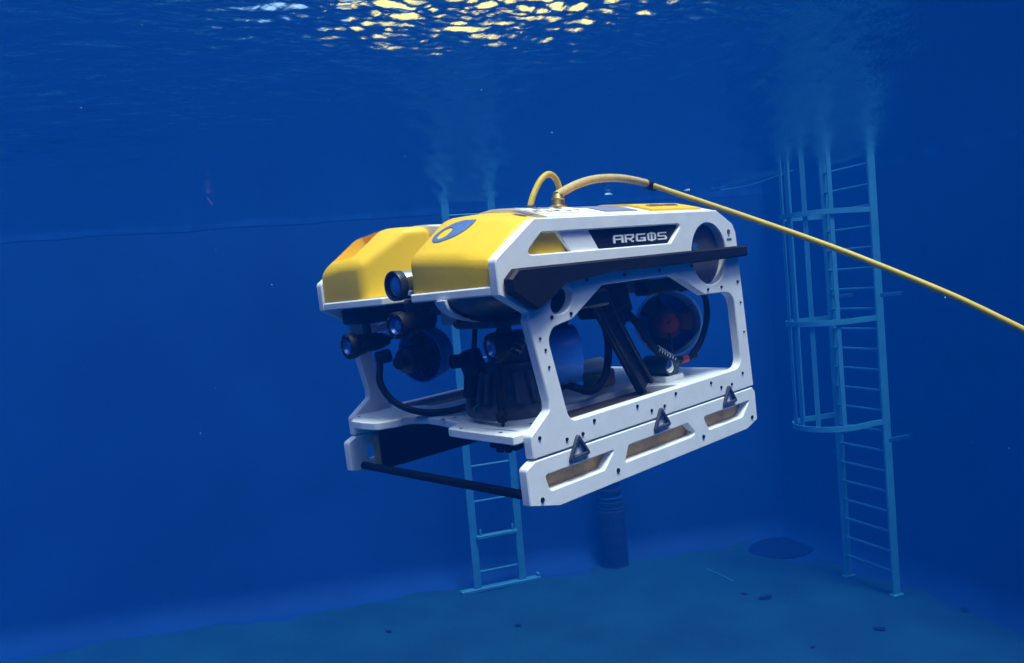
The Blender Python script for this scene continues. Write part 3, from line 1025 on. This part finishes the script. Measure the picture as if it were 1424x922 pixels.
for x, y in [(-.03, -.36), (-.09, .0), (-.09, -.12), (-.02, .17), (-.02, .33), (-.12, .02), (-.13, .33)]:
    bm = bmesh.new()
    lathe(bm, [(0, .0015), (.005, .001), (.0055, -.001)], (x, y, .1762), (0, 0, 1), 10)
    obj('deck_bolt', bm, M['gun'], dk)
bm = bmesh.new()
cyl(bm, (-.050, -.3995, .008), (-.050, .3995, .008), .0125, 20)
obj('front_bar', bm, M['black'], V)
bm = bmesh.new()
box(bm, (-.105, .055, .143), (.02, .075, .018), None, .003, 1)
for k in range(4):
    box(bm, (-.0935, .027 + k * .018, .143), (.004, .010, .010), None, .001, 1)
obj('connector_block', bm, M['gun'], V)
bm = bmesh.new()
box(bm, (-.030, .335, .142), (.03, .10, .017), None, .003, 1)
box(bm, (-.012, .330, .139), (.012, .022, .024), None, .002, 1)
box(bm, (-.012, .362, .139), (.012, .018, .020), None, .002, 1)
obj('under_bracket', bm, M['black'], V)

# --- main camera
mcx, mcz = .030, .578
bm = bmesh.new()
lathe(bm, [(0, 0), (.0405, 0), (.0405, .120), (.038, .124), (0, .124)], (mcx - .150, 0, mcz), (1, 0, 0), 40)
mc = obj('main_camera', bm, M['chrome'], V)
bm = bmesh.new()
lathe(bm, [(.0410, -.006), (.0425, -.004), (.0430, .016), (.0415, .020), (.0360, .020), (.0350, .010), (.0350, -.006)], (mcx - .022, 0, mcz), (1, 0, 0), 40)
obj('bezel', bm, M['anod'], mc)
bm = bmesh.new()
lathe(bm, [(0, .017), (.011, .0162), (.022, .0135), (.031, .0085), (.0350, .004), (.0350, -.004)], (mcx - .022, 0, mcz), (1, 0, 0), 40)
obj('lens', bm, M['lens'], mc)
bm = bmesh.new()
box(bm, (mcx - .085, 0, .520), (.075, .052, .034), None, .006, 2)
box(bm, (mcx - .085, 0, .490), (.05, .04, .05), None, .006, 2)
obj('camera_mount', bm, M['anod'], V)

# --- lamps
def lamp(c, axis, r=.040, L=.125):
    a = Vector(axis).normalized()
    c = Vector(c)
    bm = bmesh.new()
    lathe(bm, [(0, -L), (r * .45, -L), (r * .5, -L + .01), (r * .62, -L + .022), (r * .62, -L * .72), (r * .70, -L * .70), (r * .70, -L * .30), (r * .82, -L * .27), (r * .82, -L * .10), (r * .95, -L * .06), (r, 0), (r, .016), (r * .93, .022), (r * .66, .022), (r * .60, .010), (0, .010)], c, a, 32)
    lp_ = obj('lamp', bm, M['black'], V)
    bm = bmesh.new()
    lathe(bm, [(r * .60, .0205), (r * .46, .012), (r * .30, .0115)], c, a, 32)
    obj('reflector', bm, M['reflector'], lp_)
    bm = bmesh.new()
    lathe(bm, [(0, .018), (r * .2, .017), (r * .40, .0125), (r * .40, .008)], c, a, 24)
    obj('lens', bm, M['lens'], lp_)
    for k in range(6):
        t = 2 * PI * k / 6 + .3
        bm = bmesh.new()
        p = axis_matrix(c, a) @ Vector((r * .80 * math.cos(t), r * .80 * math.sin(t), .0222))
        lathe(bm, [(0, .002), (.0028, .0015), (.003, 0)], p, a, 8)
        obj('screw', bm, M['gun'], lp_)
    return lp_
lamp((.005, -.285, .411), (.96, -.05, -.02))
lamp((.020, .006, .468), (.97, .10, -.04), .0385)
lamp((-.085, .282, .388), (.93, -.22, -.10), .040, .10)
# lamp hangers
bm = bmesh.new()
box(bm, (-.055, -.29, .452), (.022, .020, .055), None, .003, 1)
obj('lamp_bracket', bm, M['anod'], V)
bm = bmesh.new()
box(bm, (-.135, .270, .430), (.022, .020, .080), None, .003, 1)
obj('lamp_bracket', bm, M['anod'], V)
bm = bmesh.new()
cyl(bm, (-.115, -.282, .412), (-.165, -.26, .43), .007, 8)
obj('cable_plug', bm, M['red'], V)

# --- thrusters
def thruster(c, axis, R=.085, L=.10, motor_front=True, ductm='duct', hub='anod', blade='blade'):
    a = Vector(axis).normalized()
    c = Vector(c)
    bm = bmesh.new()
    lathe(bm, [(R * .90, -L / 2), (R * .94, -L / 2 - .003), (R * .98, -L / 2), (R * 1.0, 0), (R * 1.06, L / 2 - .004), (R * 1.04, L / 2), (R * .99, L / 2 - .002), (R * .93, 0), (R * .90, -L / 2)], c, a, 48)
    t = obj('thruster', bm, M[ductm], V, 50)
    bm = bmesh.new()
    s = 1 if motor_front else -1
    lathe(bm, [(0, -.035), (R * .22, -.032), (R * .34, -.015), (R * .36, .0), (R * .36, .02), (R * .44, .03), (R * .50, .045), (R * .52, .10), (R * .46, .115), (R * .30, .122), (R * .26, .145), (R * .22, .15), (0, .15)] if motor_front else
          [(0, .045), (R * .08, .045), (R * .10, .038), (R * .30, .030), (R * .46, .012), (R * .52, -.01), (R * .50, -.10), (R * .3, -.13), (0, -.13)], c, a, 32)
    obj('motor', bm, M[hub], t)
    bm = bmesh.new()
    zz = -.024 if motor_front else -.030
    lathe(bm, [(0, zz), (R * .905, zz), (R * .905, zz - .004), (0, zz - .004)], c, a, 40)
    obj('back_guard', bm, M['guard'], t)
    mx = axis_matrix(c, a)
    for k in range(3):
        bm = bmesh.new()
        n1, n2 = 8, 5
        g = []
        for i in range(n1 + 1):
            rr = R * (.36 + .54 * i / n1)
            wd = .60 - .12 * abs(i / n1 - .5)
            row = []
            for j in range(n2 + 1):
                th = 2 * PI * k / 3 + (j / n2 - .5) * wd * 1.35
                row.append(bm.verts.new(mx @ Vector((rr * math.cos(th), rr * math.sin(th), (-.010 if motor_front else -.004) + (j / n2 - .5) * .034 * (1 - .4 * i / n1)))))
            g.append(row)
        for i in range(n1):
            for j in range(n2):
                bm.faces.new((g[i][j], g[i + 1][j], g[i + 1][j + 1], g[i][j + 1]))
        bmesh.ops.solidify(bm, geom=bm.faces[:], thickness=.003)
        obj('blade', bm, M[blade], t, 60)
    for k in range(3):
        th = 2 * PI * k / 3 + .55
        bm = bmesh.new()
        z = .045 if motor_front else .036
        cyl(bm, mx @ Vector((R * .30 * math.cos(th), R * .30 * math.sin(th), z)), mx @ Vector((R * .95 * math.cos(th), R * .95 * math.sin(th), z * .7)), .0035, 8)
        obj('guard_spoke', bm, M['anod'], t)
    return t
t1 = thruster((-.225, -.225, .352), (.90, .26, -.06), .083, .075, True)
thruster((-.385, .215, .322), (.80, -.52, 0), .088, .095, True)
t3 = thruster((-1.0, .165, .345), (.62, .72, .04), .112, .085, False, 'ring', 'blade', 'blade')
bm = bmesh.new()
ax = Vector((.62, .72, .04)).normalized()
lathe(bm, [(0, .058), (.006, .057), (.009, .048), (.026, .045), (.034, .034)], (-1.0, .165, .345), ax, 20)
obj('hub_cap', bm, M['red'], t3)
bm = bmesh.new()
lathe(bm, [(0, 0), (.017, 0), (.021, .006), (.021, .045), (.014, .05), (0, .05)], (-.09, -.225, .368), (.75, -.35, -.10), 20)
obj('cable_gland', bm, M['black'], t1)
for s, x in ((-1, -.225), (1, -.425)):
    bm = bmesh.new()
    box(bm, (x - .01, s * .22, .455), (.05, .05, .045), None, .006, 1)
    obj('thruster_bracket', bm, M['anod'], V)
bm = bmesh.new()
box(bm, (-1.0, .12, .472), (.05, .05, .05), None, .006, 1)
obj('thruster_bracket', bm, M['anod'], V)

# --- finned pan and tilt base in the middle
bm = bmesh.new()
pb = (-.235, .165)
lathe(bm, [(0, 0), (.118, 0), (.122, .006), (.122, .022), (.112, .032), (.100, .040), (.092, .075), (.084, .115), (.078, .128), (.078, .150), (.066, .158), (.060, .200), (.064, .205), (.064, .232), (.05, .238), (0, .238)], (pb[0], pb[1], .176), (0, 0, 1), 40)
tb = obj('sonar_turret', bm, M['dark'], V)
for k in range(14):
    th = 2 * PI * k / 14
    bm = bmesh.new()
    rt = Euler((0, 0, th)).to_matrix()
    c = Vector((pb[0] + .094 * math.cos(th), pb[1] + .094 * math.sin(th), .176 + .085))
    box(bm, c, (.028, .016, .090), rt @ Euler((0, -.22, 0)).to_matrix(), .003, 1)
    obj('fin', bm, M['dark'], tb)
bm = bmesh.new()
lathe(bm, [(.066, .206), (.0675, .208), (.0675, .213), (.066, .215)], (pb[0], pb[1], .176), (0, 0, 1), 40)
obj('steel_ring', bm, M['chrome'], tb)
bm = bmesh.new()
box(bm, (-.195, .165, .482 - .03), (.16, .17, .035), None, .008, 2)
obj('turret_mount', bm, M['dark'], V)
# arm with a pointed tip in front of it, box beside it
bm = bmesh.new()
tube(bm, [(-.095, .268, .350), (-.088, .272, .300), (-.080, .275, .245), (-.078, .277, .215)], .013, 12, 6, lambda i, n: .016 - .006 * i / n)
lathe(bm, [(0, 0), (.012, 0), (.017, .008), (.017, .022), (.010, .030), (0, .030)], (-.077, .278, .188), (0, 0, 1), 14)
lathe(bm, [(.002, -.014), (.005, 0), (.005, .003)], (-.077, .278, .186), (0, 0, 1), 10)
obj('probe_arm', bm, M['black'], V)
bm = bmesh.new()
box(bm, (-.155, .085, .335), (.055, .060, .075), Euler((.2, .15, .3)).to_matrix(), .012, 2)
cyl(bm, (-.15, .08, .30), (-.13, .085, .235), .019, 14)
cyl(bm, (-.115, .08, .345), (-.090, .075, .347), .020, 14)
obj('grabber_motor', bm, M['black'], V)
bm = bmesh.new()
tube(bm, [(-.13, .085, .235), (-.10, .115, .205), (-.085, .165, .195), (-.08, .225, .195), (-.078, .27, .200)], .010, 8, 6)
obj('grabber_link', bm, M['dark'], V)
bm = bmesh.new()
for k in range(4):
    lathe(bm, [(.012, 0), (.016, .002), (.016, .007), (.012, .009)], (-.135 + k * .011, .335, .415 - k * .012), (.6, .1, -.7), 14)
obj('coiled_lead', bm, M['gun'], V)

bm = bmesh.new()
box(bm, (-.112, .19, .460), (.006, .07, .008), None, .002, 1)
obj('highlight_clip', bm, M['chrome'], V)  # chrome piece added to give a bright highlight in the dark interior
# --- struts and dark gear under the hull, seen through the side window
def channel(a, b, wd, th, name):
    a, b = Vector(a), Vector(b)
    d = b - a
    L = d.length
    zax = d.normalized()
    yax = Vector((0, 1, 0))
    xax = yax.cross(zax).normalized()
    yax = zax.cross(xax)
    rot = Matrix((xax, yax, zax)).transposed()
    bm = bmesh.new()
    c = (a + b) / 2
    box(bm, c - yax * th * .3, (wd, th * .4, L), rot, .003, 1)
    for s in (-1, 1):
        box(bm, c + xax * s * (wd / 2 - .007) + yax * th * .052, (.014, th * .3, L), rot, .003, 1)
    return obj(name, bm, M['anod'], V)
channel((-.480, .315, .470), (-.660, .315, .178), .062, .05, 'strut')
channel((-.415, .20, .470), (-.30, .20, .178), .05, .04, 'strut')
bm = bmesh.new()
box(bm, (-.545, .265, .463), (.13, .12, .075), Euler((0, .25, 0)).to_matrix(), .012, 2)
box(bm, (-.615, .255, .440), (.05, .10, .05), Euler((0, .4, 0)).to_matrix(), .01, 2)
for k in range(3):
    cyl(bm, (-.585 - k * .018, .30, .425), (-.590 - k * .018, .305, .385 + .008 * k), .007, 8)
obj('valve_block', bm, M['black'], V)
bm = bmesh.new()
cyl(bm, (-.34, .18, .448), (-.43, .18, .448), .055, 28)
obj('pressure_housing', bm, M['dark'], V)
bm = bmesh.new()
box(bm, (-.40, .30, .480), (.17, .10, .05), None, .008, 1)
obj('frame_bracket', bm, M['anod'], V)
bm = bmesh.new()
box(bm, (-.80, .33, .488), (.30, .05, .045), None, .006, 1)
obj('frame_rail', bm, M['black'], V)
bm = bmesh.new()
cyl(bm, (-.805, .215, .222), (-.805, .315, .222), .036, 28)
gh = obj('green_housing', bm, M['green'], V)
bm = bmesh.new()
box(bm, (-.805, .265, .184), (.10, .11, .020), None, .004, 1)
obj('housing_saddle', bm, M['white'], gh)
bm = bmesh.new()
lathe(bm, [(0, .004), (.012, .004), (.020, .002), (.020, -.002)], (-.785, .3155, .225), (0, 1, 0), 18)
obj('sight_glass', bm, M['chrome'], gh)
bm = bmesh.new()
cyl(bm, (-.865, .30, .232), (-.895, .31, .236), .013, 14)
obj('cable_plug', bm, M['red'], V)
bm = bmesh.new()
cyl(bm, (-.90, .312, .2365), (-.93, .32, .240), .011, 14)
obj('cable_boot', bm, M['black'], V)
bm = bmesh.new()
box(bm, (-.66, .12, .205), (.09, .07, .055), None, .008, 2)
cyl(bm, (-.63, .15, .21), (-.58, .17, .212), .014, 12)
obj('brass_valve', bm, M['brass'], V)
bm = bmesh.new()
cyl(bm, (-.40, -.12, .205), (-.95, -.12, .205), .028, 20)
obj('ballast_tube', bm, M['grey'], V)

# --- hoses
hoses = [([(-.045, -.225, .345), (-.03, -.21, .285), (-.05, -.17, .225), (-.10, -.10, .190), (-.15, .0, .195), (-.17, .07, .225), (-.16, .085, .30)], .0105),
         ([(-.22, .045, .455), (-.215, .038, .40), (-.20, .04, .34), (-.185, .06, .29), (-.175, .08, .27)], .008),
         ([(-.165, .015, .45), (-.185, .03, .452), (-.215, .045, .455)], .018),
         ([(-.845, .345, .470), (-.93, .345, .468), (-1.00, .33, .43), (-1.01, .325, .36), (-.97, .32, .285), (-.91, .318, .242)], .0105),
         ([(-.615, .285, .430), (-.66, .30, .38), (-.72, .305, .30), (-.80, .302, .250), (-.87, .302, .234)], .0125),
         ([(-.25, .10, .40), (-.32, .10, .455), (-.44, .12, .46), (-.52, .2, .455)], .012),
         ([(-.36, .27, .235), (-.45, .27, .205), (-.53, .26, .24), (-.57, .25, .33), (-.555, .25, .43)], .012),
         ([(-.06, .19, .478), (-.10, .26, .462), (-.15, .34, .470), (-.2, .38, .50)], .009)]
for pts, r in hoses:
    bm = bmesh.new()
    tube(bm, pts, r, 10, 10)
    obj('hose', bm, M['black'], V, 60)
bm = bmesh.new()
for k in range(7):
    p = Vector((-.742, .3045, .287)).lerp(Vector((-.822, .302, .244)), k / 6)
    lathe(bm, [(.0128, -.003), (.0142, -.001), (.0142, .001), (.0128, .003)], p, (-.8, 0, -.43), 12)
obj('hose_wrap', bm, M['pale'], V)

# --- top fittings for the tether
bm = bmesh.new()
lathe(bm, [(0, 0), (.030, 0), (.032, .006), (.024, .012), (.020, .030), (.022, .034), (.016, .050), (.0, .050)], (-.655, .02, .776), (-.12, 0, 1), 24)
obj('tether_gland', bm, M['brass'], V)
for x, y in ((-.545, 0), (-.698, 0)):
    bm = bmesh.new()
    lathe(bm, [(0, 0), (.019, 0), (.019, .012), (.0155, .018), (0, .018)], (x, y, .776), (0, 0, 1), 20)
    obj('pigtail_socket', bm, M['gun'], V)

# ------------------------------------------------------------------ tether (a thing of its own)
VM = V.matrix_world.copy()
def vw(*p): return VM @ Vector(p)
T = empty('tether_cable', vw(-.655, .02, .80))
tag(T, 'yellow tether cable looping off the top of the robot and running out to the right', 'cable')
TO = Vector(T.location)
bm = bmesh.new()
tube(bm, [vw(*p) - TO for p in [(-.545, 0, .788), (-.565, 0, .825), (-.605, 0, .873), (-.648, 0, .896), (-.682, 0, .880), (-.698, 0, .835), (-.698, 0, .788)]], .0105, 14, 10)
obj('pigtail_loop', bm, M['cable'], T, 60)
# braided sheath: ridged surface
bm = bmesh.new()
br = [(-.655, .02, .822), (-.70, .018, .838), (-.78, .012, .862), (-.88, .006, .880), (-1.0, .0, .886), (-1.10, 0, .879), (-1.205, 0, .864)]
path = spline([vw(*p) - TO for p in br], 26)
n = 16
up = None
rings = []
for i, p in enumerate(path):
    d = (path[min(i + 1, len(path) - 1)] - path[max(i - 1, 0)]).normalized()
    if up is None: up = d.orthogonal().normalized()
    up = (up - d * up.dot(d)).normalized()
    s = d.cross(up)
    ring = []
    for k in range(n):
        a = 2 * PI * k / n
        rr = .0135 + (.0013 if (i + k) % 2 else -.0004)
        ring.append(bm.verts.new(p + (up * math.cos(a) + s * math.sin(a)) * rr))
    rings.append(ring)
for a, b in zip(rings, rings[1:]):
    for k in range(n):
        bm.faces.new((a[k], a[(k + 1) % n], b[(k + 1) % n], b[k]))
bm.faces.new(rings[0][::-1]); bm.faces.new(rings[-1])
obj('braided_sheath', bm, M['braid'], T, 20)
run = [vw(-1.200, 0, .8645), Vector((.640, 2.985, -.957)), Vector((.755, 2.897, -1.024)), Vector((.904, 2.793, -1.11)), Vector((1.06, 2.678, -1.203)), Vector((1.186, 2.584, -1.283)),
       Vector((1.389, 2.447, -1.418)), Vector((1.55, 2.341, -1.54)), Vector((1.795, 2.182, -1.73)), Vector((2.2, 1.95, -2.05)), Vector((2.9, 1.65, -2.55)), Vector((3.9, 1.35, -3.2))]
bm = bmesh.new()
tube(bm, [p - TO for p in run], .0105, 14, 8)
obj('cable_run', bm, M['cable'], T, 60)
bm = bmesh.new()
e0, e1 = vw(-1.185, 0, .866) - TO, vw(-1.240, 0, .853) - TO
dd = (e1 - e0).normalized()
lathe(bm, [(0, 0), (.0165, 0), (.0185, .004), (.0185, .030), (.0175, .034), (.0190, .038), (.0170, .052), (0, .052)], e0, dd, 20)
obj('cable_sleeve', bm, M['black'], T)

# ------------------------------------------------------------------ specks drifting in the water
bm = bmesh.new()
for _ in range(45):
    y = random.uniform(1.2, 8.0)
    x = random.uniform(-.7, .7) * y
    z = random.uniform(-3.0, -0.25) if y > 3 else random.uniform(-2.0, -.5)
    r = random.uniform(.0006, .0018) * (0.6 + y * .12)
    q = VM.inverted() @ Vector((x, y, z))
    if -1.3 < q.x < .25 and -.6 < q.y < .6 and -.1 < q.z < .95:
        continue
    bmesh.ops.create_icosphere(bm, subdivisions=1, radius=r, matrix=Matrix.Translation((x, y, z)))
tag(obj('drifting_specks', bm, M['pale']), kind='stuff')

# ------------------------------------------------------------------ the body of water that tints and fades far things
hz = bpy.data.materials.new('water_haze')
hz.use_nodes = True
t = hz.node_tree
t.nodes.clear()
out = t.nodes.new('ShaderNodeOutputMaterial')
pv = t.nodes.new('ShaderNodeVolumePrincipled')
pv.inputs['Color'].default_value = (0.0, 0.075, 0.36, 1)
pv.inputs['Absorption Color'].default_value = (0.02, 0.32, 0.66, 1)
pv.inputs['Density'].default_value = 0.088
pv.inputs['Anisotropy'].default_value = 0.2
t.links.new(pv.outputs['Volume'], out.inputs['Volume'])
bm = bmesh.new()
box(bm, (-0.5, 3.2, (RIM + .25 + FLOOR - 1.4) / 2), (25.5, 20.5, RIM + .25 - FLOOR + 1.4))
tag(obj('haze', bm, hz, None, None), kind='stuff')
